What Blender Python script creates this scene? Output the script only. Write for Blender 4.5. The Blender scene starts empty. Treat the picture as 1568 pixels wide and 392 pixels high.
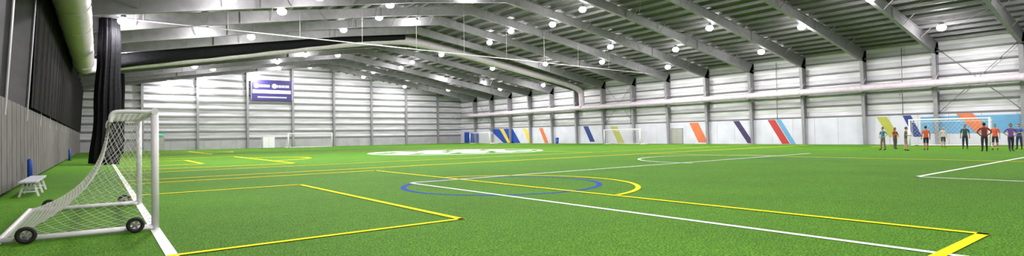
import bpy, bmesh, math, random
from mathutils import Matrix, Vector
random.seed(7)
V=Vector
SC=bpy.context.scene
COL=SC.collection
SC.view_settings.view_transform='Standard'

# ---------------- materials ----------------
def mat(name,col,rough=.6,metal=0,nscale=None,namt=.15,bump=0,emit=None,es=0,alpha=None,spec=None):
    m=bpy.data.materials.new(name);m.use_nodes=True
    nt=m.node_tree;b=nt.nodes['Principled BSDF']
    c=(col[0],col[1],col[2],1)
    b.inputs['Base Color'].default_value=c
    b.inputs['Roughness'].default_value=rough
    b.inputs['Metallic'].default_value=metal
    if spec is not None: b.inputs['Specular IOR Level'].default_value=spec
    if nscale:
        tc=nt.nodes.new('ShaderNodeTexCoord');n=nt.nodes.new('ShaderNodeTexNoise')
        n.inputs['Scale'].default_value=nscale;n.inputs['Detail'].default_value=4
        nt.links.new(tc.outputs['Object'],n.inputs['Vector'])
        r=nt.nodes.new('ShaderNodeMapRange')
        r.inputs[1].default_value=.3;r.inputs[2].default_value=.7
        r.inputs[3].default_value=1-namt;r.inputs[4].default_value=1+namt
        nt.links.new(n.outputs[0],r.inputs[0])
        mx=nt.nodes.new('ShaderNodeVectorMath');mx.operation='SCALE'
        mx.inputs[0].default_value=col[:3]
        nt.links.new(r.outputs[0],mx.inputs['Scale'])
        nt.links.new(mx.outputs[0],b.inputs['Base Color'])
        if bump:
            bp=nt.nodes.new('ShaderNodeBump');bp.inputs['Strength'].default_value=bump;bp.inputs['Distance'].default_value=.05
            nt.links.new(n.outputs[0],bp.inputs['Height']);nt.links.new(bp.outputs[0],b.inputs['Normal'])
    if emit:
        b.inputs['Emission Color'].default_value=(emit[0],emit[1],emit[2],1);b.inputs['Emission Strength'].default_value=es
    if alpha is not None: b.inputs['Alpha'].default_value=alpha
    return m

def grass_mat():
    m=bpy.data.materials.new('artificial_turf');m.use_nodes=True;nt=m.node_tree;b=nt.nodes['Principled BSDF']
    tc=nt.nodes.new('ShaderNodeTexCoord')
    def noise(s,d,dist=0):
        n=nt.nodes.new('ShaderNodeTexNoise');n.inputs['Scale'].default_value=s;n.inputs['Detail'].default_value=d
        n.inputs['Distortion'].default_value=dist
        nt.links.new(tc.outputs['Object'],n.inputs['Vector']);return n
    a=noise(34,6,.3);c=noise(.35,4);e=noise(5,6)
    r1=nt.nodes.new('ShaderNodeValToRGB')
    r1.color_ramp.elements[0].position=.34;r1.color_ramp.elements[0].color=(.012,.060,.002,1)
    r1.color_ramp.elements[1].position=.70;r1.color_ramp.elements[1].color=(.17,.36,.022,1)
    k=r1.color_ramp.elements.new(.5);k.color=(.058,.182,.004,1)
    nt.links.new(a.outputs[0],r1.inputs[0])
    mr=nt.nodes.new('ShaderNodeMapRange');mr.inputs[1].default_value=.3;mr.inputs[2].default_value=.7;mr.inputs[3].default_value=.92;mr.inputs[4].default_value=1.1
    nt.links.new(c.outputs[0],mr.inputs[0])
    mr2=nt.nodes.new('ShaderNodeMapRange');mr2.inputs[1].default_value=.3;mr2.inputs[2].default_value=.7;mr2.inputs[3].default_value=.86;mr2.inputs[4].default_value=1.16
    nt.links.new(e.outputs[0],mr2.inputs[0])
    mm=nt.nodes.new('ShaderNodeMath');mm.operation='MULTIPLY'
    nt.links.new(mr.outputs[0],mm.inputs[0]);nt.links.new(mr2.outputs[0],mm.inputs[1])
    sc=nt.nodes.new('ShaderNodeVectorMath');sc.operation='SCALE'
    nt.links.new(r1.outputs[0],sc.inputs[0]);nt.links.new(mm.outputs[0],sc.inputs['Scale'])
    nt.links.new(sc.outputs[0],b.inputs['Base Color'])
    b.inputs['Roughness'].default_value=.85;b.inputs['Specular IOR Level'].default_value=.12
    bp=nt.nodes.new('ShaderNodeBump');bp.inputs['Strength'].default_value=.5;bp.inputs['Distance'].default_value=.03
    nt.links.new(a.outputs[0],bp.inputs['Height']);nt.links.new(bp.outputs[0],b.inputs['Normal'])
    return m

def wall_mat(name,col,period):
    m=bpy.data.materials.new(name);m.use_nodes=True;nt=m.node_tree;b=nt.nodes['Principled BSDF']
    tc=nt.nodes.new('ShaderNodeTexCoord');sp=nt.nodes.new('ShaderNodeSeparateXYZ')
    nt.links.new(tc.outputs['Object'],sp.inputs[0])
    d=nt.nodes.new('ShaderNodeMath');d.operation='DIVIDE';d.inputs[1].default_value=period
    nt.links.new(sp.outputs[2],d.inputs[0])
    f=nt.nodes.new('ShaderNodeMath');f.operation='FRACT';nt.links.new(d.outputs[0],f.inputs[0])
    cr=nt.nodes.new('ShaderNodeValToRGB')
    els=cr.color_ramp.elements
    els[0].position=0;els[0].color=(.45,.45,.46,1)
    els[1].position=.08;els[1].color=(1,1,1,1)
    e=els.new(.5);e.color=(.93,.93,.93,1)
    e=els.new(.93);e.color=(.78,.78,.79,1)
    nt.links.new(f.outputs[0],cr.inputs[0])
    n=nt.nodes.new('ShaderNodeTexNoise');n.inputs['Scale'].default_value=.6;n.inputs['Detail'].default_value=5
    mp=nt.nodes.new('ShaderNodeMapping');mp.inputs['Scale'].default_value=(.5,.5,3)
    nt.links.new(tc.outputs['Object'],mp.inputs[0]);nt.links.new(mp.outputs[0],n.inputs['Vector'])
    r=nt.nodes.new('ShaderNodeMapRange');r.inputs[1].default_value=.3;r.inputs[2].default_value=.7;r.inputs[3].default_value=.74;r.inputs[4].default_value=1.12
    nt.links.new(n.outputs[0],r.inputs[0])
    s1=nt.nodes.new('ShaderNodeVectorMath');s1.operation='SCALE';nt.links.new(cr.outputs[0],s1.inputs[0]);nt.links.new(r.outputs[0],s1.inputs['Scale'])
    s2=nt.nodes.new('ShaderNodeVectorMath');s2.operation='MULTIPLY';nt.links.new(s1.outputs[0],s2.inputs[0]);s2.inputs[1].default_value=col
    nt.links.new(s2.outputs[0],b.inputs['Base Color'])
    b.inputs['Roughness'].default_value=.34
    bp=nt.nodes.new('ShaderNodeBump');bp.inputs['Strength'].default_value=.6;bp.inputs['Distance'].default_value=.15
    nt.links.new(n.outputs[0],bp.inputs['Height']);nt.links.new(bp.outputs[0],b.inputs['Normal'])
    return m

M={}
M['turf']=grass_mat()
M['wallw']=wall_mat('insulated_wall_panel',(.76,.74,.79),1.25)
M['wallr']=wall_mat('insulated_side_panel',(.76,.74,.79),1.2)
M['girt']=mat('grey_girt',(.18,.18,.19),.5,.2,2,.1)
M['wains']=mat('kickboard_white',(.56,.56,.64),.4,0,.7,.08)
M['kickb']=mat('kickboard_grey',(.36,.35,.38),.5,0,.7,.12)
M['steel']=mat('grey_primed_steel',(.25,.24,.26),.5,.1,2,.12)
M['purlin']=mat('galvanised_purlin',(.26,.25,.27),.45,.2,2,.1)
M['roof']=mat('roof_liner',(.095,.090,.097),.6,0,1.5,.18)
M['duct']=mat('fabric_duct_white',(.56,.48,.56),.45,0,3,.1,.15)
M['white']=mat('white_powdercoat',(.84,.80,.84),.35,0,5,.04)
M['net']=mat('white_net_cord',(.76,.73,.70),.8)
M['black']=mat('black_netting',(.009,.009,.011),.85,0,6,.4,.2,spec=.12)
M['blackmesh']=mat('black_mesh_curtain',(.009,.008,.008),.9,0,3,.4,spec=.08)
M['brown']=mat('dark_wall_panel',(.032,.029,.027),.8,0,1.2,.25,spec=.15)
M['pad']=mat('grey_wall_pad',(.115,.105,.10),.75,0,1.5,.2,spec=.2)
M['yellow']=mat('yellow_turf_line',(.96,.76,.003),.85,0,30,.12,.2,spec=.1)
M['wline']=mat('white_turf_line',(.86,.86,.86),.85,0,30,.10,.2,spec=.1)
M['bline']=mat('blue_turf_line',(.013,.055,.40),.85,0,30,.25,.2,spec=.1)
M['rubber']=mat('black_rubber',(.012,.012,.012),.7)
M['orange']=mat('orange_stripe',(.60,.15,.055),.5,0,2,.06)
M['red']=mat('red_stripe',(.42,.03,.025),.5,0,2,.06)
M['purple']=mat('purple_stripe',(.04,.022,.095),.5,0,2,.06)
M['navy']=mat('navy_stripe',(.010,.032,.19),.5,0,2,.06)
M['lblue']=mat('light_blue_panel',(.11,.30,.50),.5,0,2,.06)
M['lime']=mat('lime_stripe',(.38,.39,.05),.5,0,2,.06)
M['ylw']=mat('yellow_stripe',(.75,.54,.05),.5,0,2,.06)
M['blue']=mat('blue_panel',(.010,.06,.35),.5,0,2,.06)
M['bannerb']=mat('banner_blue',(.022,.016,.13),.5,0,2,.08)
M['lens']=mat('lamp_lens',(1,1,1),.3,emit=(1,.98,.94),es=55)
M['grey']=mat('grey_door_paint',(.33,.33,.30),.5,0,2,.05)
M['exit']=mat('green_exit_sign',(.02,.4,.16),.4,emit=(.05,.8,.35),es=.5)

# ---------------- mesh helpers ----------------
def newobj(name,bm,mats,parent=None,smooth=False,loc=None,rot=None):
    me=bpy.data.meshes.new(name)
    bmesh.ops.recalc_face_normals(bm,faces=bm.faces)
    bm.to_mesh(me);bm.free()
    for m in mats: me.materials.append(m)
    if smooth:
        for p in me.polygons:p.use_smooth=True
    o=bpy.data.objects.new(name,me);COL.objects.link(o)
    if parent:o.parent=parent
    if loc:o.location=loc
    if rot:o.rotation_euler=rot
    return o
def empty(name,loc=(0,0,0),rot=(0,0,0)):
    o=bpy.data.objects.new(name,None);COL.objects.link(o);o.location=loc;o.rotation_euler=rot;o.empty_display_size=.3;return o
def hexa(bm,p,mi=0):
    vs=[bm.verts.new(q) for q in p]
    for f in ((0,1,2,3),(7,6,5,4),(0,4,5,1),(1,5,6,2),(2,6,7,3),(3,7,4,0)):
        fc=bm.faces.new([vs[i] for i in f]);fc.material_index=mi
def box(bm,x0,x1,y0,y1,z0,z1,mi=0):
    hexa(bm,[(x0,y0,z0),(x1,y0,z0),(x1,y1,z0),(x0,y1,z0),(x0,y0,z1),(x1,y0,z1),(x1,y1,z1),(x0,y1,z1)],mi)
def bar(bm,a,b,w,h,mi=0,up=V((0,0,1))):
    a=V(a);b=V(b);d=(b-a).normalized();s=d.cross(up)
    if s.length<1e-4:s=V((1,0,0))
    s.normalize();u=s.cross(d).normalized();s=s*w/2;u=u*h/2
    hexa(bm,[a-s-u,a+s-u,a+s+u,a-s+u,b-s-u,b+s-u,b+s+u,b-s+u],mi)
def tube(bm,pts,r,segs=8,mi=0,cap=True,closed=False,smooth=True,prof=None):
    pts=[V(p) for p in pts];n=len(pts)
    rr=r if isinstance(r,(list,tuple)) else [r]*n
    rings=[];prev=None
    for i,p in enumerate(pts):
        if i==0:t=pts[1]-pts[0]
        elif i==n-1:t=pts[-1]-pts[-2]
        else:t=(pts[i+1]-p).normalized()+(p-pts[i-1]).normalized()
        t.normalize()
        if prev is None:
            a=V((0,0,1)) if abs(t.z)<.9 else V((1,0,0))
            s=t.cross(a).normalized()
        else:
            s=(prev-t*prev.dot(t)).normalized()
        prev=s;u=t.cross(s)
        ring=[]
        for k in range(segs):
            an=2*math.pi*k/segs
            q=rr[i]*(prof(an,i) if prof else 1)
            ring.append(bm.verts.new(p+s*math.cos(an)*q+u*math.sin(an)*q))
        rings.append(ring)
    for i in range(n-1):
        for k in range(segs):
            f=bm.faces.new((rings[i][k],rings[i][(k+1)%segs],rings[i+1][(k+1)%segs],rings[i+1][k]));f.material_index=mi;f.smooth=smooth
    if cap and segs>2:
        for rg in (rings[0],rings[-1]):
            f=bm.faces.new(rg);f.material_index=mi
def ellips(bm,c,s,mi=0,seg=12,rg=8,fn=None):
    c=V(c)
    rows=[]
    for i in range(rg+1):
        ph=math.pi*i/rg
        row=[]
        for k in range(seg):
            a=2*math.pi*k/seg
            p=V((math.sin(ph)*math.cos(a),math.sin(ph)*math.sin(a),math.cos(ph)))
            if fn:p=fn(p)
            row.append(bm.verts.new(c+V((p.x*s[0],p.y*s[1],p.z*s[2]))))
        rows.append(row)
    for i in range(rg):
        for k in range(seg):
            f=bm.faces.new((rows[i][k],rows[i][(k+1)%seg],rows[i+1][(k+1)%seg],rows[i+1][k]));f.material_index=mi;f.smooth=True

XL,XR,XM=-3.0,65.0,31.0
YN,YF=-14.0,103.3
SL=.155;ZR=15.52
def zr(x):return ZR-SL*abs(x-XM)

# ---------------- floor ----------------
bm=bmesh.new();box(bm,XL-.3,XR+.3,YN,YF+.3,-.3,0)
newobj('floor',bm,[M['turf']])

# ---------------- field markings ----------------
def strip(bm,a,b,w,z):
    a=V((a[0],a[1],z));b=V((b[0],b[1],z));d=(b-a).normalized();s=V((-d.y,d.x,0))*w/2;e=d*w/2
    a=a-e;b=b+e
    n=max(1,int((b-a).length/2))
    for i in range(n):
        p=a.lerp(b,i/n);q=a.lerp(b,(i+1)/n)
        bm.faces.new([bm.verts.new(v) for v in (p-s,q-s,q+s,p+s)])
def arc(bm,cx,cy,r,a0,a1,w,z,ry=None):
    ry=ry or r
    n=64;L=[]
    for i in range(n+1):
        a=math.radians(a0+(a1-a0)*i/n)
        L.append((bm.verts.new((cx+(r-w/2)*math.cos(a),cy+(ry-w/2)*math.sin(a),z)),bm.verts.new((cx+(r+w/2)*math.cos(a),cy+(ry+w/2)*math.sin(a),z))))
    for i in range(n):
        bm.faces.new((L[i][0],L[i][1],L[i+1][1],L[i+1][0]))
def poly(bm,pts,z):
    bm.faces.new([bm.verts.new((p[0],p[1],z)) for p in pts])
W=.15
bm=bmesh.new();z=.012
for cy in (14,46,78):
    if cy==14:
        strip(bm,(.8,8.8),(5.5,8.8),W*.85,z);strip(bm,(5.5,8.8),(5.5,19.2),W*.95,z);strip(bm,(.8,19.2),(5.5,19.2),W,z)
        strip(bm,(10.5,2.1),(10.5,24.4),W*.95,z);strip(bm,(.8,24.4),(10.5,24.4),W*1.3,z);strip(bm,(.8,2.1),(10.5,2.1),W,z)
        arc(bm,9.8,13.7,4.4,-79,79,W,z)
    else:
        W2=.26
        strip(bm,(.8,cy-5),(5.5,cy-5),W2,z);strip(bm,(5.5,cy-5),(5.5,cy+4),W2,z);strip(bm,(.8,cy+4),(5.5,cy+4),W2,z)
        strip(bm,(10,cy-10),(10,cy+9.5),W2,z);strip(bm,(.8,cy-10),(10,cy-10),W2,z);strip(bm,(.8,cy+9.5),(10,cy+9.5),W2,z)
        arc(bm,9.4,cy,4.4,-82,82,W2,z)
    xr=61
    strip(bm,(xr,cy-5),(xr-4.7,cy-5),W,z);strip(bm,(xr-4.7,cy-5),(xr-4.7,cy+5),W,z);strip(bm,(xr-4.7,cy+5),(xr,cy+5),W,z)
strip(bm,(.8,26.6),(61,26.6),W*1.5,z);strip(bm,(.8,32.5),(61,32.5),W*1.2,z);strip(bm,(.8,62),(61,62),W*1.6,z)
strip(bm,(33.8,-6),(33.8,26.6),W,z)
strip(bm,(33.8,32.5),(33.8,62),W,z)
newobj('yellow_field_lines',bm,[M['yellow']])
bm=bmesh.new();z=.008
strip(bm,(.8,-8),(.8,100),W,z)
strip(bm,(8.5,-6),(8.5,16.9),W*.9,z);strip(bm,(8.5,16.9),(39,16.9),W,z)
arc(bm,29.5,17.2,5.3,0,190,W,z)
strip(bm,(21.5,5.95),(50,5.95),W,z);strip(bm,(21.5,5.95),(21.5,-8),W,z)
strip(bm,(61.5,-8),(61.5,100),W,z)
newobj('white_field_lines',bm,[M['wline']])
bm=bmesh.new();z=.004
arc(bm,10.4,14.1,3.15,0,360,W*1.1,z)
strip(bm,(29.8,17.4),(32.3,11.9),W,z)
newobj('blue_field_lines',bm,[M['bline']])
bm=bmesh.new();z=.010
cx,cy=29,47
rt=V((.79,-.61,0));fw=V((.61,.79,0))
def lp(a,b):
    q=V((cx,cy,0))+rt*a+fw*b;return (q.x,q.y)
for (a0,a1,b0,b1) in [(-8.5,-6.6,-2,0),(-6.2,-3.2,-6,-3.2),(-2.8,.4,-6.2,-3.4),(.9,3.6,-5.6,-3),(4,6.2,-4.2,-2),(-5.8,-1,-2.4,1.2),(-.6,3.4,-2.6,1.5),(3.8,7.8,-1.6,.6),(-4.5,-1.6,2,5.5),(-1.2,2.2,2.2,6.4),(2.6,5,1.4,4.6),(-7.5,-5,.8,2.2)]:
    poly(bm,[lp(a0,b0),lp(a1-.5,b0-.4),lp(a1,b1),lp(a0+.5,b1+.4)],z)
arc(bm,cx,cy,8.6,0,360,.45,z)
newobj('painted_pitch_logo',bm,[M['wline']])

# ---------------- walls ----------------
bm=bmesh.new()
box(bm,XR,XR+.3,YN,YF,0,10.25)
newobj('wall_right',bm,[M['wallr']])
bm=bmesh.new()
p=[(XL-.3,0),(XR+.3,0),(XR+.3,10.2),(XM,ZR),(XL-.3,10.2)]
f1=bm.faces.new([bm.verts.new((x,YF,z)) for x,z in p]);f2=bm.faces.new([bm.verts.new((x,YF+.3,z)) for x,z in p[::-1]])
newobj('wall_back',bm,[M['wallw']])
bm=bmesh.new();box(bm,XL-.3,XL,YN,YF,0,10.3)
newobj('wall_left',bm,[M['brown']])
bm=bmesh.new()
for sx in (1,-1):
    x1=XM+sx*34.4
    hexa(bm,[(XM,YN,ZR),(x1,YN,zr(x1)),(x1,YF+.3,zr(x1)),(XM,YF+.3,ZR),(XM,YN,ZR+.2),(x1,YN,zr(x1)+.2),(x1,YF+.3,zr(x1)+.2),(XM,YF+.3,ZR+.2)])
newobj('ceiling',bm,[M['roof']])
bm=bmesh.new()
for i in range(-22,23):
    x=XM+i*1.52
    if i==0: continue
    zt=zr(x)
    box(bm,x-.02,x+.02,YN,YF,zt-.27,zt-.01)
    box(bm,x-.05,x+.05,YN,YF,zt-.285,zt-.265)
newobj('trim_roof_purlins',bm,[M['purlin']])
bm=bmesh.new()
for k in range(-4,14,3):
    y0=16.1+6.2*k;y1=y0+6.2
    for x0 in (2,14,26,36,48,56):
        x1=x0+7
        tube(bm,[(x0,y0,zr(x0)-.34),(x1,y1,zr(x1)-.34)],.015,4,cap=False);tube(bm,[(x0,y1,zr(x0)-.36),(x1,y0,zr(x1)-.36)],.015,4,cap=False)
newobj('trim_roof_bracing',bm,[M['steel']])

# ---------------- portal frames ----------------
def plateXZ(bm,q,y,t,mi=0):
    a=[(x,y-t/2,z) for x,z in q];b=[(x,y+t/2,z) for x,z in q]
    hexa(bm,a+b,mi)
def portal(y):
    bm=bmesh.new()
    for s in (1,-1):
        X=lambda d:XM+s*d
        zt=lambda d:ZR-SL*d-.30
        co=33.85
        plateXZ(bm,[(X(co),0),(X(co-.45),0),(X(co-.95),zt(co)-1.15),(X(co),zt(co))],y,.03)
        bar(bm,(X(co-.45),y,0),(X(co-.97),y,zt(co)-1.15),.32,.03,up=V((s,0,0)))
        bar(bm,(X(co),y,0),(X(co),y,zt(co)),.32,.03,up=V((s,0,0)))
        dd=[co,22,10,0];dp=[1.2,.95,.75,.9]
        for i in range(3):
            plateXZ(bm,[(X(dd[i]),zt(dd[i])-dp[i]),(X(dd[i+1]),zt(dd[i+1])-dp[i+1]),(X(dd[i+1]),zt(dd[i+1])),(X(dd[i]),zt(dd[i]))],y,.03)
            a0=dd[i] if i else co-.95
            bar(bm,(X(a0),y,zt(a0)-dp[i]+.01),(X(dd[i+1]),y,zt(dd[i+1])-dp[i+1]),.32,.035)
            bar(bm,(X(dd[i]),y,zt(dd[i])),(X(dd[i+1]),y,zt(dd[i+1])),.32,.035)
            bar(bm,(X(dd[i]),y,zt(dd[i])-dp[i]),(X(dd[i]),y,zt(dd[i])),.3,.03,up=V((1,0,0)))
        for j in range(1,22,3):
            d=j*1.52
            if d>32: continue
            dep=.85
            for q in (-1,1):
                bar(bm,(X(d),y+q*.1,zt(d)-dep+.05),(X(d),y+q*.95,zt(d)+.05),.05,.05)
    newobj('trim_portal_frame',bm,[M['steel']])
for k in range(-4,14): portal(16.1+6.2*k)
bm=bmesh.new()
for z in (3.15,4.35,5.55,6.75,7.95,9.15):
    box(bm,XR-.22,XR,YN,YF,z-.02,z+.02);box(bm,XR-.24,XR-.20,YN,YF,z-.10,z+.04)
newobj('trim_side_girts',bm,[M['girt']])
bm=bmesh.new()
zz=1.9
while zz<15:
    half=min(34,(ZR-zz-.3)/SL)
    box(bm,XM-half,XM+half,YF-.24,YF,zz-.02,zz+.02);box(bm,XM-half,XM+half,YF-.26,YF-.22,zz-.24,zz+.04)
    zz+=1.25
newobj('trim_end_girts',bm,[M['girt']])
bm=bmesh.new()
for k in range(-1,8):
    x=13.1+7.62*k
    if x<XL+1:continue
    zt=zr(x)-.3
    box(bm,x-.17,x+.17,YF-.62,YF-.58,0,zt);box(bm,x-.015,x+.015,YF-.6,YF-.2,0,zt);box(bm,x-.17,x+.17,YF-.27,YF-.23,0,zt)
newobj('trim_end_columns',bm,[M['steel']])
bm=bmesh.new()
for k in (-1,6,12):
    y0=16.1+6.2*k;y1=y0+6.2
    tube(bm,[(XR-.3,y0,3),(XR-.3,y1,9.5)],.03,6);tube(bm,[(XR-.33,y1,3),(XR-.33,y0,9.5)],.03,6)
for y in (18.9,31.6,54.0): tube(bm,[(XR-.45,y,3.0),(XR-.45,y,9.8)],.04,8)
newobj('trim_wall_bracing',bm,[M['steel']])
bm=bmesh.new()
y=YN
while y<YF-.1:
    box(bm,XR-.20,XR-.02,y+.01,min(y+2.43,YF)-.0,0,3.0);y+=2.44
newobj('baseboard_right',bm,[M['wains']])
bm=bmesh.new();x=XL
while x<XR-.3:
    box(bm,x+.01,min(x+2.43,XR-.25),YF-.2,YF-.02,0,1.55);x+=2.44
newobj('baseboard_back',bm,[M['kickb']])

def stripe(name,ytop0,ytop1,shift,z0,z1,m,dx=0):
    bm=bmesh.new()
    x0,x1=XR-.225-dx,XR-.2-dx
    P=[(ytop0,z1),(ytop1,z1),(ytop1-shift,z0),(ytop0-shift,z0)]
    hexa(bm,[(x0,a,b) for a,b in P]+[(x1,a,b) for a,b in P])
    newobj(name,bm,[M[m]])
stripe('blue_wall_panel',101.6,95.9,0,.05,2.4,'blue')
stripe('blue_wall_stripe',92,88.5,5,.05,2.9,'blue')
stripe('blue_wall_stripe',87,84.0,2.5,.05,2.9,'blue')
stripe('yellow_wall_stripe',88.2,87.2,2.6,.05,2.9,'ylw',.03)
stripe('yellow_wall_stripe',80.6,79.7,1.6,.05,2.9,'ylw')
stripe('orange_wall_stripe',75.9,74.9,1.6,.05,2.8,'orange')
stripe('blue_wall_stripe',64.4,63.3,1.5,.3,2.9,'navy')
stripe('lime_wall_stripe',58.3,57,1.5,.05,2.7,'lime')
stripe('orange_wall_stripe',43.9,42.5,1.4,.2,2.9,'orange')
stripe('purple_wall_stripe',37.4,36.6,1.9,.1,2.95,'purple')
stripe('red_wall_stripe',32.9,32.0,1.7,.05,2.95,'red')
stripe('light_blue_wall_stripe',31.9,31.3,1.7,.05,2.95,'lblue')
stripe('lime_wall_stripe',21.3,20.4,1.1,.8,2.9,'lime')
stripe('navy_wall_stripe',19.0,18.3,.9,.8,2.95,'navy')
stripe('light_blue_wall_panel',17.5,5,0,1.1,2.75,'lblue')
stripe('orange_wall_stripe',14.7,13.5,1.5,1.1,2.98,'orange',.03)
bm=bmesh.new()
box(bm,XR-.26,XR-.2,44.9,46.9,0,2.2,0);box(bm,XR-.28,XR-.26,45.0,45.9,.05,2.1,1);box(bm,XR-.28,XR-.26,45.93,46.8,.05,2.1,1)
box(bm,XR-.36,XR-.28,45.75,45.85,1,1.05,0)
newobj('door_1',bm,[M['steel'],M['grey']])
bm=bmesh.new()
box(bm,7.2,8.4,YF-.3,YF-.2,0,2.2,0);box(bm,7.3,8.3,YF-.33,YF-.3,.05,2.1,1);box(bm,8.1,8.2,YF-.4,YF-.33,1,1.05,0)
newobj('door_2',bm,[M['steel'],M['grey']])
bm=bmesh.new()
box(bm,7.4,8.2,YF-.36,YF-.28,2.4,2.75,0);box(bm,7.35,8.25,YF-.28,YF-.24,2.35,2.8,1)
newobj('exit_sign',bm,[M['exit'],M['steel']])

e=empty('wall_banner',(24.7,YF-.75,10.3))
bm=bmesh.new();box(bm,-3.5,3.5,-.05,.05,-1.85,1.85)
newobj('panel',bm,[M['bannerb']],e)
bm=bmesh.new()
box(bm,-3.2,3.2,-.09,-.05,-.55,.05)
x=-3.0
while x<2.9:
    w=random.choice((.22,.3,.36))
    if not(-.5<x<.1):
        box(bm,x,x+w,-.08,-.05,.55,.98)
    x+=w+.1
tube(bm,[(-2.6,-.05,.78),(-2.6,-.09,.78)],.42,20);tube(bm,[(.4,-.05,.78),(.4,-.09,.78)],.42,20)
x=-2.4
while x<2.3:
    box(bm,x,x+.18,-.08,-.05,-1.35,-1.12);x+=.26
for xx in(-3.46,3.42): box(bm,xx,xx+.04,-.07,-.05,-1.8,1.8)
newobj('lettering',bm,[M['white']],e)

# ---------------- left wall pads & curtain ----------------
bm=bmesh.new();y=YN
XP=-2.36
box(bm,XL,XP,YN,YF-1,2.98,3.02)
while y<YF-1:
    hexa(bm,[(XP-.02,y+.03,.1),(XP+.12,y+.06,.12),(XP+.12,y+1.16,.12),(XP-.02,y+1.19,.1),(XP-.02,y+.03,3.0),(XP+.12,y+.06,2.97),(XP+.12,y+1.16,2.97),(XP-.02,y+1.19,3.0)]);y+=1.22
newobj('baseboard_left_pads',bm,[M['pad']])
bm=bmesh.new()
n=900;rows=[]
y0,y1=29.,101.
for i in range(n+1):
    yy=y0+(y1-y0)*i/n
    off=.06*math.sin(yy*5.1)+.03*math.sin(yy*12.7+1)
    rows.append([bm.verts.new((-1.80-.33*[0,.5,1][j]+off*(1-.3*j),yy,z)) for j,z in enumerate((9.4,6.5,3.03))])
for i in range(n):
    for j in range(2):
        bm.faces.new((rows[i][j],rows[i+1][j],rows[i+1][j+1],rows[i][j+1])).smooth=True
newobj('black_mesh_curtain',bm,[M['blackmesh']])
def pillar(x,y,zt,r):
    bm=bmesh.new()
    pts=[];rad=[]
    for i in range(26):
        t=i/25;z=.03+t*(zt-.03)
        pts.append((x-.35*(1-t)**2+.03*math.sin(t*9),y,z));rad.append(r*(1.12-.32*t+.03*math.sin(t*17)))
    tube(bm,pts,rad,110,prof=lambda a,i:1+.07*math.cos(13*a+i*.06)+.04*math.cos(29*a-i*.08))
    newobj('gathered_divider_net',bm,[M['black']])
pillar(.62,47,10.2,.72);pillar(2.2,84,10.2,.5)
bm=bmesh.new();tube(bm,[(-2.0,47,10.35),(64.0,47,9.75)],.045,6)
for i in range(1,12):
    xx=-2.9+i*5.5; tube(bm,[(xx,47,10.28-.006*xx),(xx,47,zr(xx)-.3)],.015,4)
newobj('divider_net_cable',bm,[M['white']])

# ---------------- ducts ----------------
def smoothpath(pts,sub=10):
    P=[V(p) for p in pts];out=[]
    for i in range(len(P)-1):
        a=P[max(i-1,0)];b=P[i];c=P[i+1];d=P[min(i+2,len(P)-1)]
        for k in range(sub):
            t=k/sub
            out.append(.5*((2*b)+(c-a)*t+(2*a-5*b+4*c-d)*t*t+(-a+3*b-3*c+d)*t*t*t))
    out.append(P[-1]);return out
e=empty('ventilation_duct')
bm=bmesh.new()
tube(bm,[(63.1,-12+i*4.0,5.9) for i in range(29)],.36,20)
for i in range(19):
    y=-8.7+6.2*i-.35
    tube(bm,[(63.1,y,5.9),(63.1,y+.12,5.9)],.385,20)
    bar(bm,(63.1,y+.06,6.2),(64.2,y+.06,7.0),.04,.04)
newobj('wall_run',bm,[M['duct']],e)
bm=bmesh.new()
path=smoothpath([(-.95,61.5,8.4),(.6,63,8.8),(8,63,10.1),(16,63,11.6),(24,63,13.1),(31,63,14.0),(38,63,13.3),(46,63,12.0),(54,63,10.7),(60,63,9.7),(62.6,63,8.8),(63.1,63,7.6),(63.1,63,6.0)],8)
tube(bm,path,[.66-.22*i/(len(path)-1) for i in range(len(path))],20,prof=lambda a,i:1+.015*math.cos(i*2.1))
newobj('cross_run',bm,[M['duct']],e)
bm=bmesh.new()
path=smoothpath([(-.95,-12,8.2),(-.95,10,8.2),(-.95,30,8.2),(-.95,50,8.2),(-.95,61.5,8.4)],8)
tube(bm,path,.70,24,prof=lambda a,i:1+.01*math.cos(i*2.1))
for y in range(-10,60,6): tube(bm,[(-.95,y,8.2),(-.95,y+.1,8.2)],.72,24)
newobj('left_run',bm,[M['duct']],e)
bm=bmesh.new()
path=smoothpath([(.8,62.3,9.2),(8,62.3,10.5),(16,62.3,11.95),(24,62.4,13.4),(31,62.5,14.3)],14)
n=len(path)
tube(bm,path,[.82*(1-.62*i/(n-1))*(1+.03*math.sin(i*.9)) for i in range(n)],24,prof=lambda a,i:1+.05*math.cos(7*a+i*.4))
newobj('rolled_divider_net',bm,[M['black']],e)

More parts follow.
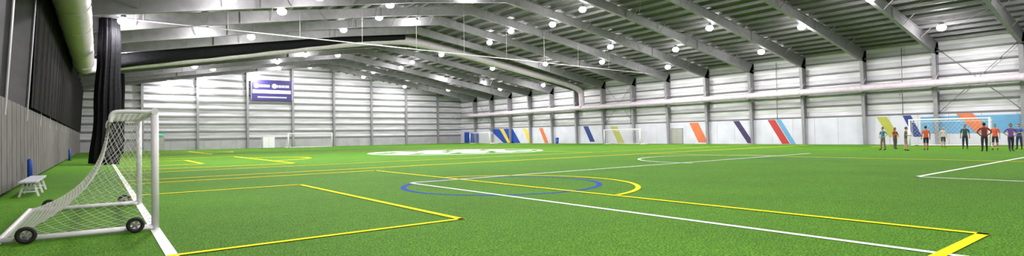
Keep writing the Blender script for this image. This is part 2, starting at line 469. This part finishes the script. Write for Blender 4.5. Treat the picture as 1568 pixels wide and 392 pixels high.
# ---------------- goals ----------------
def goal(name,loc,rotz,Wd,H,td,bd,cell,cord,wheels=False,tr=.055):
    e=empty(name,loc,(0,0,rotz))
    bm=bmesh.new()
    for y in (0,Wd): 
        tube(bm,[(0,y,.03),(0,y,H)],tr,14)
        tube(bm,smoothpath([(0,y,H-.01),(-td*.8,y,H-.01),(-td,y,H-.06),(-td-.02,y,H-.2)],5),tr*.6,10)
        tube(bm,[(0,y,.06),(-bd,y,.06)],tr*.8,12)
    tube(bm,[(0,-tr,H),(0,Wd+tr,H)],tr,14)
    tube(bm,[(-td-.02,0,H-.2),(-td-.02,Wd,H-.2)],tr*.3,8)
    tube(bm,[(-bd,-.04,.06),(-bd,Wd+.04,.06)],tr*.8,12)
    newobj('frame',bm,[M['white']],e)
    def prof(t):
        a=V((-td-.02,0,H-.1));c=V((-td-.12,0,H*.22));b=V((-bd,0,.08))
        return a*(1-t)**2+c*2*t*(1-t)+b*t*t
    def back(u,v):
        p=prof(v);sag=.07*math.sin(math.pi*u)*math.sin(math.pi*v);return V((p.x+sag,u*Wd,p.z-sag*.4))
    def side(y):
        def f(u,v):
            p=prof(v);q=p.x*u;bz=.03*math.sin(math.pi*u)*math.sin(math.pi*v)
            return V((q,y+bz,p.z))
        return f
    def top(u,v):return V((-td*v,u*Wd,H-.04-.05*math.sin(math.pi*u)*math.sin(math.pi*v)))
    bm=bmesh.new()
    def panel(f,nu,nv):
        for sg in (1,-1):
            lo=0 if sg==1 else -nv
            for c in range(lo,lo+nu+nv+1):
                pts=[]
                st=nv*1
                for i in range(st+1):
                    v=i/st;u=(c-sg*v*nv)/nu
                    if -1e-6<=u<=1+1e-6: pts.append(f(min(max(u,0),1),v))
                if len(pts)>1: tube(bm,pts,cord,3,cap=False)
    L=(prof(0)-prof(.5)).length+(prof(.5)-prof(1)).length
    panel(back,int(Wd/cell),int(L/cell))
    panel(side(0),max(3,int(bd*.6/cell)),int(L/cell));panel(side(Wd),max(3,int(bd*.6/cell)),int(L/cell))
    panel(top,int(Wd/cell),max(2,int(td/cell)))
    newobj('net',bm,[M['net']],e)
    if wheels:
        for i,(wx,wy) in enumerate(((-.30,-.15),(-1.72,-.15),(-.30,Wd+.15),(-1.72,Wd+.15))):
            bm=bmesh.new()
            n=28;R0=.105;r0=.032
            rings=[]
            for a in range(n):
                A=2*math.pi*a/n;rg=[]
                for b in range(8):
                    B=2*math.pi*b/8;rr=R0+r0*math.cos(B)
                    rg.append(bm.verts.new((rr*math.cos(A),r0*math.sin(B),rr*math.sin(A))))
                rings.append(rg)
            for a in range(n):
                for b in range(8):
                    f=bm.faces.new((rings[a][b],rings[(a+1)%n][b],rings[(a+1)%n][(b+1)%8],rings[a][(b+1)%8]));f.smooth=True
            for s in range(5):
                A=2*math.pi*s/5
                bar(bm,(0,0,0),(.085*math.cos(A),0,.085*math.sin(A)),.03,.02,1,up=V((0,1,0)))
            tube(bm,[(0,-.04,0),(0,.04,0)],.030,14,1)
            if i<2: tube(bm,[(0,-.06,0),(0,.15,0)],.012,8,1)
            else: tube(bm,[(0,-.15,0),(0,.06,0)],.012,8,1)
            newobj('wheel_%d'%(i+1),bm,[M['rubber'],M['steel']],e,loc=(wx,wy,.137))
    return e
goal('soccer_goal',(.8,11.6,0),0,4.8,2.13,.62,2.05,.135,.0028,True,.06)
goal('soccer_goal',(59,16.8,0),math.pi,5.6,2.4,.8,2.0,.3,.006,False,.065)
goal('soccer_goal',(60,55.3,0),math.pi,6.7,2.15,.8,2.0,.35,.008,False,.07)
goal('soccer_goal',(60,92.0,0),math.pi,6.9,2.2,.8,2.0,.4,.008,False,.07)
goal('soccer_goal',(25.4,95,0),-math.pi/2,7.4,2.44,.9,2.2,.4,.008,False,.08)
bm=bmesh.new()
box(bm,21.6,23.5,96,97,.08,2.0,0);box(bm,21.66,22.52,95.96,96,.15,1.93,1);box(bm,22.57,23.44,95.96,96,.15,1.93,1)
for x in (21.65,23.35):
    for y in (96.05,96.85): box(bm,x,x+.1,y,y+.1,0,.08,2)
newobj('storage_cabinet',bm,[M['wains'],M['white'],M['steel']])

# ---------------- bench ----------------
bm=bmesh.new()
for i in range(3): box(bm,-.2+.14*i,-.07+.14*i,-1.8,1.8,.43,.47,0)
for y in (-1.4,0,1.4):
    for s in (-1,1):
        bar(bm,(s*.22,y,0),(s*.10,y,.43),.05,.05,1,up=V((0,1,0)))
    bar(bm,(-.2,y,.41),(.2,y,.41),.05,.04,1);bar(bm,(-.18,y,.15),(.18,y,.15),.04,.04,1)
newobj('sideline_bench',bm,[M['wains'],M['white']],loc=(-1.65,22.8,0))
for i,(x,y) in enumerate(((-2.05,27.0),(-2.0,60.))):
    bm=bmesh.new();tube(bm,[(0,0,0),(0,0,.06)],.16,16,1);tube(bm,[(0,0,.06),(0,0,.95),(0,0,1.0)],[.08,.08,.05],14,0)
    newobj('blue_padded_post',bm,[M['blue'],M['rubber']],loc=(x,y,0))
bm=bmesh.new()
tube(bm,[(0,0,.0),(0,0,.05),(0,0,.85)],[.26,.27,.32],18,0);tube(bm,[(0,0,.85),(0,0,.92),(0,0,1.05)],[.34,.34,.12],18,0);box(bm,-.1,.1,-.34,-.3,.88,1.0,1)
newobj('recycling_bin',bm,[M['blue'],M['rubber']],loc=(63.5,69.6,0))

# ---------------- lights ----------------
LP=[(19.5,41.9),(21.2,48.0),(27.4,52.2),(20.3,54.9),(11.3,43.7),(7.3,51.8),(1.4,45.8),(1.9,60.0),(11.8,56.7),(6.9,39.0),(12.5,38.5),(37.0,36.6),(38.5,42.6),(37.5,48.6),(26.7,40.3),(48.1,43.1),(52.7,37.3),
(48,30),(58,30),(52,23),(58,14),(59,43),(53,49),(50,57),(39,55),(48,67),(39,67),(39,76),(40,82),(39,91),(29,81),(23,77),(21,84),(24,95),(30,98),(10,81),(13,87),(22,101.3),(9,100.6),(14,101.3),(60,69),(54,78),(59,80),(49,83),(55,92),(49,99),(40,98),
(20,28),(38,24),(48,16),(28,28),(12,26),(37,12),(20,14),(28,4),(54,6),(44,2),(10,8),(60,0),(12,-6),(36,-6),(52,-8),(2.5,18),(2.5,2)]  # row of out-of-view lamps for illumination; last pair added to brighten near-left foreground
e=empty('high_bay_lights')
bh=bmesh.new();bl=bmesh.new()
for i,(x,y) in enumerate(LP):
    z=zr(x)-1.0
    tube(bh,[(x,y,z+.5),(x,y,z+.42),(x,y,z+.1),(x,y,z)],[.10,.16,.20,.34],14)
    tube(bh,[(x,y,z+.5),(x,y,zr(x)-.02)],.012,4,cap=False)
    ellips(bl,(x,y,z),(.36,.36,.28),0,12,6)
    ld=bpy.data.lights.new('lamp','AREA');ld.shape='DISK';ld.size=.6;ld.energy=600;ld.color=(1,.97,.97)
    lo=bpy.data.objects.new('lamp_%d'%i,ld);COL.objects.link(lo);lo.location=(x,y,z-.30);lo.parent=e
    ld=bpy.data.lights.new('glow','POINT');ld.shadow_soft_size=.2;ld.energy=350;ld.color=(1,.965,.98)
    lo=bpy.data.objects.new('glow_%d'%i,ld);COL.objects.link(lo);lo.location=(x,y,z-.55);lo.parent=e
newobj('housings',bh,[M['steel']],e);newobj('lenses',bl,[M['lens']],e)

# ---------------- people ----------------
def matc(n,c,r=.8): return mat(n,c,r,0,8,.12)
SK=[matc('skin_light',(.50,.29,.20),.5),matc('skin_tan',(.34,.18,.11),.5),matc('skin_dark',(.11,.06,.04),.5)]
HR=[matc('hair_brown',(.05,.03,.015)),matc('hair_black',(.012,.01,.01)),matc('hair_blond',(.32,.22,.09))]
SHOE=matc('shoe_black',(.03,.03,.03));EYE=mat('eye_dark',(.02,.015,.01),.2);LIP=mat('lip',(.35,.10,.08),.5)
def person(x,y,yaw,shirt,pants,skin=0,hair=0,h=1.78,shorts=False,arms='down',stride=.0,lean=0,longhair=False):
    k=h/1.75
    sk=SK[skin];hr=HR[hair]
    sm=matc('shirt',shirt);pm=matc('trousers',pants)
    mats=[sk,sm,pm,SHOE,hr,EYE,LIP]
    J={};E=[]
    def j(n,p,r):J[n]=(V(p)*k,(r[0]*k,r[1]*k) if isinstance(r,tuple) else (r*k,r*k))
    ly=lean
    j('pel',(0,0,.95),(.160,.118));j('waist',(0,ly*.3,1.12),(.145,.11));j('chest',(0,ly*.8,1.31),(.165,.118));j('sh',(0,ly,1.425),(.09,.08));j('neck',(0,ly*1.1+.01,1.50),.048);j('hd',(0,ly*1.2+.015,1.57),.044)
    for s,n in ((1,'R'),(-1,'L')):
        st=stride*s
        j('hip'+n,(s*.088,0,.88),.096);j('kn'+n,(s*.10,st*.5+.02,.49),.066);j('cf'+n,(s*.105,st*.75-.01,.34),.060);j('an'+n,(s*.11,st,.10),.042);j('he'+n,(s*.11,st-.03,.045),.038);j('to'+n,(s*.135,st+.15,.035),.034)
        j('shd'+n,(s*.18,ly,1.40),.058)
        if arms=='down': el=(s*.235,ly-.02,1.13);wr=(s*.245,ly+.06,.89)
        elif arms=='hips': el=(s*.35,ly-.06,1.17);wr=(s*.19,ly+.09,1.02)
        elif arms=='cross': el=(s*.23,ly+.05,1.15);wr=(-s*.06,ly+.19,1.18)
        else: el=(s*.24,ly+.02,1.14);wr=(s*.12,ly+.24,1.12)
        j('el'+n,el,.040);j('wr'+n,wr,.028)
    E=[('pel','waist',1),('waist','chest',1),('chest','sh',1),('sh','neck',0),('neck','hd',0)]
    for n in 'RL':
        lw=0 if shorts else 2
        E+=[('pel','hip'+n,2),('hip'+n,'kn'+n,2),('kn'+n,'cf'+n,lw),('cf'+n,'an'+n,lw),('an'+n,'he'+n,3),('an'+n,'to'+n,3),('sh','shd'+n,1),('shd'+n,'el'+n,1),('el'+n,'wr'+n,0)]
    names=list(J);bm=bmesh.new();lay=bm.verts.layers.skin.verify();vs={}
    for n in names:
        v=bm.verts.new(J[n][0]);v[lay].radius=J[n][1];v[lay].use_root=(n=='pel');vs[n]=v
    for a,b,_ in E:bm.edges.new((vs[a],vs[b]))
    me=bpy.data.meshes.new('tmp');bm.to_mesh(me);bm.free()
    o=bpy.data.objects.new('tmp',me);COL.objects.link(o)
    m=o.modifiers.new('s','SKIN');m.use_smooth_shade=True;m.branch_smoothing=.4
    m2=o.modifiers.new('d','SUBSURF');m2.levels=2;m2.render_levels=2
    dg=bpy.context.evaluated_depsgraph_get();me2=bpy.data.meshes.new_from_object(o.evaluated_get(dg))
    bpy.data.objects.remove(o)
    bm=bmesh.new();bm.from_mesh(me2)
    for f in bm.faces:
        c=f.calc_center_median();best=9;bi=0
        for a,b,mi in E:
            A=J[a][0];B=J[b][0];d=B-A;t=max(0,min(1,(c-A).dot(d)/d.length_squared));q=(c-A-d*t).length-.5*(J[a][1][0]*(1-t)+J[b][1][0]*t)
            if q<best:
                best=q;bi=mi
                if a=='pel' or a.startswith('hip'): bi=1 if c.z>.93*k else 2
                if shorts and b.startswith('kn') and t>.92: bi=0
                if a.startswith('shd') and t>.75: bi=0
        f.material_index=bi;f.smooth=True
    hc=J['hd'][0]+V((0,.012,.075))*k
    def hf(p):
        w=1-.28*max(0,-p.z)**1.3
        return V((p.x*w,p.y*(1-.12*max(0,-p.z)),p.z))
    ellips(bm,hc,(.076*k,.094*k,.115*k),0,16,12,hf)
    def capf(p):
        q=V(p)
        lim=-.05 if p.y>-.1 else (-.9 if longhair else -.45)
        if p.y>.45: lim=.5
        if q.z<lim:
            q=V((p.x*.8,p.y*.8,lim))
        return q
    ellips(bm,hc+V((0,-.008,.006))*k,(.083*k,.1*k,.122*k),4,16,12,capf)
    if longhair: ellips(bm,hc+V((0,-.075,-.09))*k,(.06*k,.04*k,.12*k),4,10,8)
    for s in (1,-1):
        ellips(bm,hc+V((s*.076,0,-.005))*k,(.012*k,.02*k,.03*k),0,8,6)
        ellips(bm,hc+V((s*.03,.084,.008))*k,(.012*k,.008*k,.008*k),5,8,6)
    ellips(bm,hc+V((0,.096,-.02))*k,(.012*k,.02*k,.022*k),0,8,6)
    ellips(bm,hc+V((0,.083,-.058))*k,(.024*k,.008*k,.007*k),6,8,6)
    for s,n in ((1,'R'),(-1,'L')):
        w=J['wr'+n][0];d=(w-J['el'+n][0]).normalized()
        sd=V((0,1,0)) if abs(d.y)<.7 else V((1,0,0))
        sd=(sd-d*sd.dot(d)).normalized();nn=d.cross(sd)*s
        tube(bm,[w-d*.01*k,w+d*.03*k,w+d*.085*k],[.026*k,.036*k,.034*k],8,0,prof=None)
        for q,ln in ((-1.5,.062),(-.5,.074),(.5,.078),(1.5,.07)):
            b0=w+d*.08*k+sd*q*.018*k
            tube(bm,[b0,b0+d*ln*.55*k+nn*.004*k,b0+d*ln*.95*k+nn*.02*k],[.009*k,.0085*k,.006*k],6,0)
        b0=w+d*.03*k+sd*.028*k
        tube(bm,[b0,b0+(d*.03+sd*.02)*k,b0+(d*.06+sd*.026)*k+nn*.01*k],[.011*k,.010*k,.007*k],6,0)
    ob=newobj('person',bm,mats,loc=(x,y,0),rot=(0,0,yaw))
    zmin=min(v.co.z for v in ob.data.vertices);ob.location.z=-zmin+.002
    return ob
rad=math.radians
P=[(47.4,15.2,rad(60),(.05,.20,.26),(.18,.14,.10),0,0,1.78,False,'hips',.08,0),
(50.3,15.3,rad(150),(.28,.05,.05),(.10,.08,.07),1,1,1.72,False,'cross',.05,0),
(46.9,13.6,rad(200),(.09,.10,.05),(.25,.2,.14),0,0,1.75,True,'fold',.06,.02),
(48.5,12.8,rad(-60),(.70,.11,.03),(.02,.02,.03),1,1,1.80,True,'down',.1,0),
(56.0,13.6,rad(120),(.50,.47,.42),(.05,.05,.06),0,2,1.70,True,'down',.05,0),
(52.0,11.3,rad(100),(.03,.06,.06),(.02,.025,.03),1,1,1.86,False,'down',.05,0),
(47.0,9.2,rad(-70),(.15,.03,.035),(.02,.02,.025),2,1,1.95,False,'hips',.06,0),
(50.5,9.3,rad(90),(.70,.10,.04),(.03,.03,.05),0,0,1.85,True,'down',.08,0),
(48.0,8.05,rad(120),(.16,.07,.28),(.02,.02,.04),1,1,1.85,False,'hips',.12,0),
(51.5,8.2,rad(80),(.04,.11,.36),(.03,.04,.08),0,0,1.82,False,'cross',.05,0)]
for i,q in enumerate(P): person(*q,longhair=(i in (1,4)))

# ---------------- world & camera ----------------
w=bpy.data.worlds.new('world');SC.world=w;w.use_nodes=True
w.node_tree.nodes['Background'].inputs[0].default_value=(.9,.85,.9,1);w.node_tree.nodes['Background'].inputs[1].default_value=.6
cd=bpy.data.cameras.new('camera');cd.lens=18.87;cd.sensor_width=36;cd.clip_end=500;cd.clip_start=.05
co=bpy.data.objects.new('camera',cd);COL.objects.link(co)
th=math.radians(37.6)
Rm=Matrix.Rotation(-th,3,'Z')@Matrix.Rotation(math.radians(90.76),3,'X')@Matrix.Rotation(math.radians(-0.91),3,'Z')
co.matrix_world=Matrix.Translation((0,0,1.6))@Rm.to_4x4()
SC.camera=co
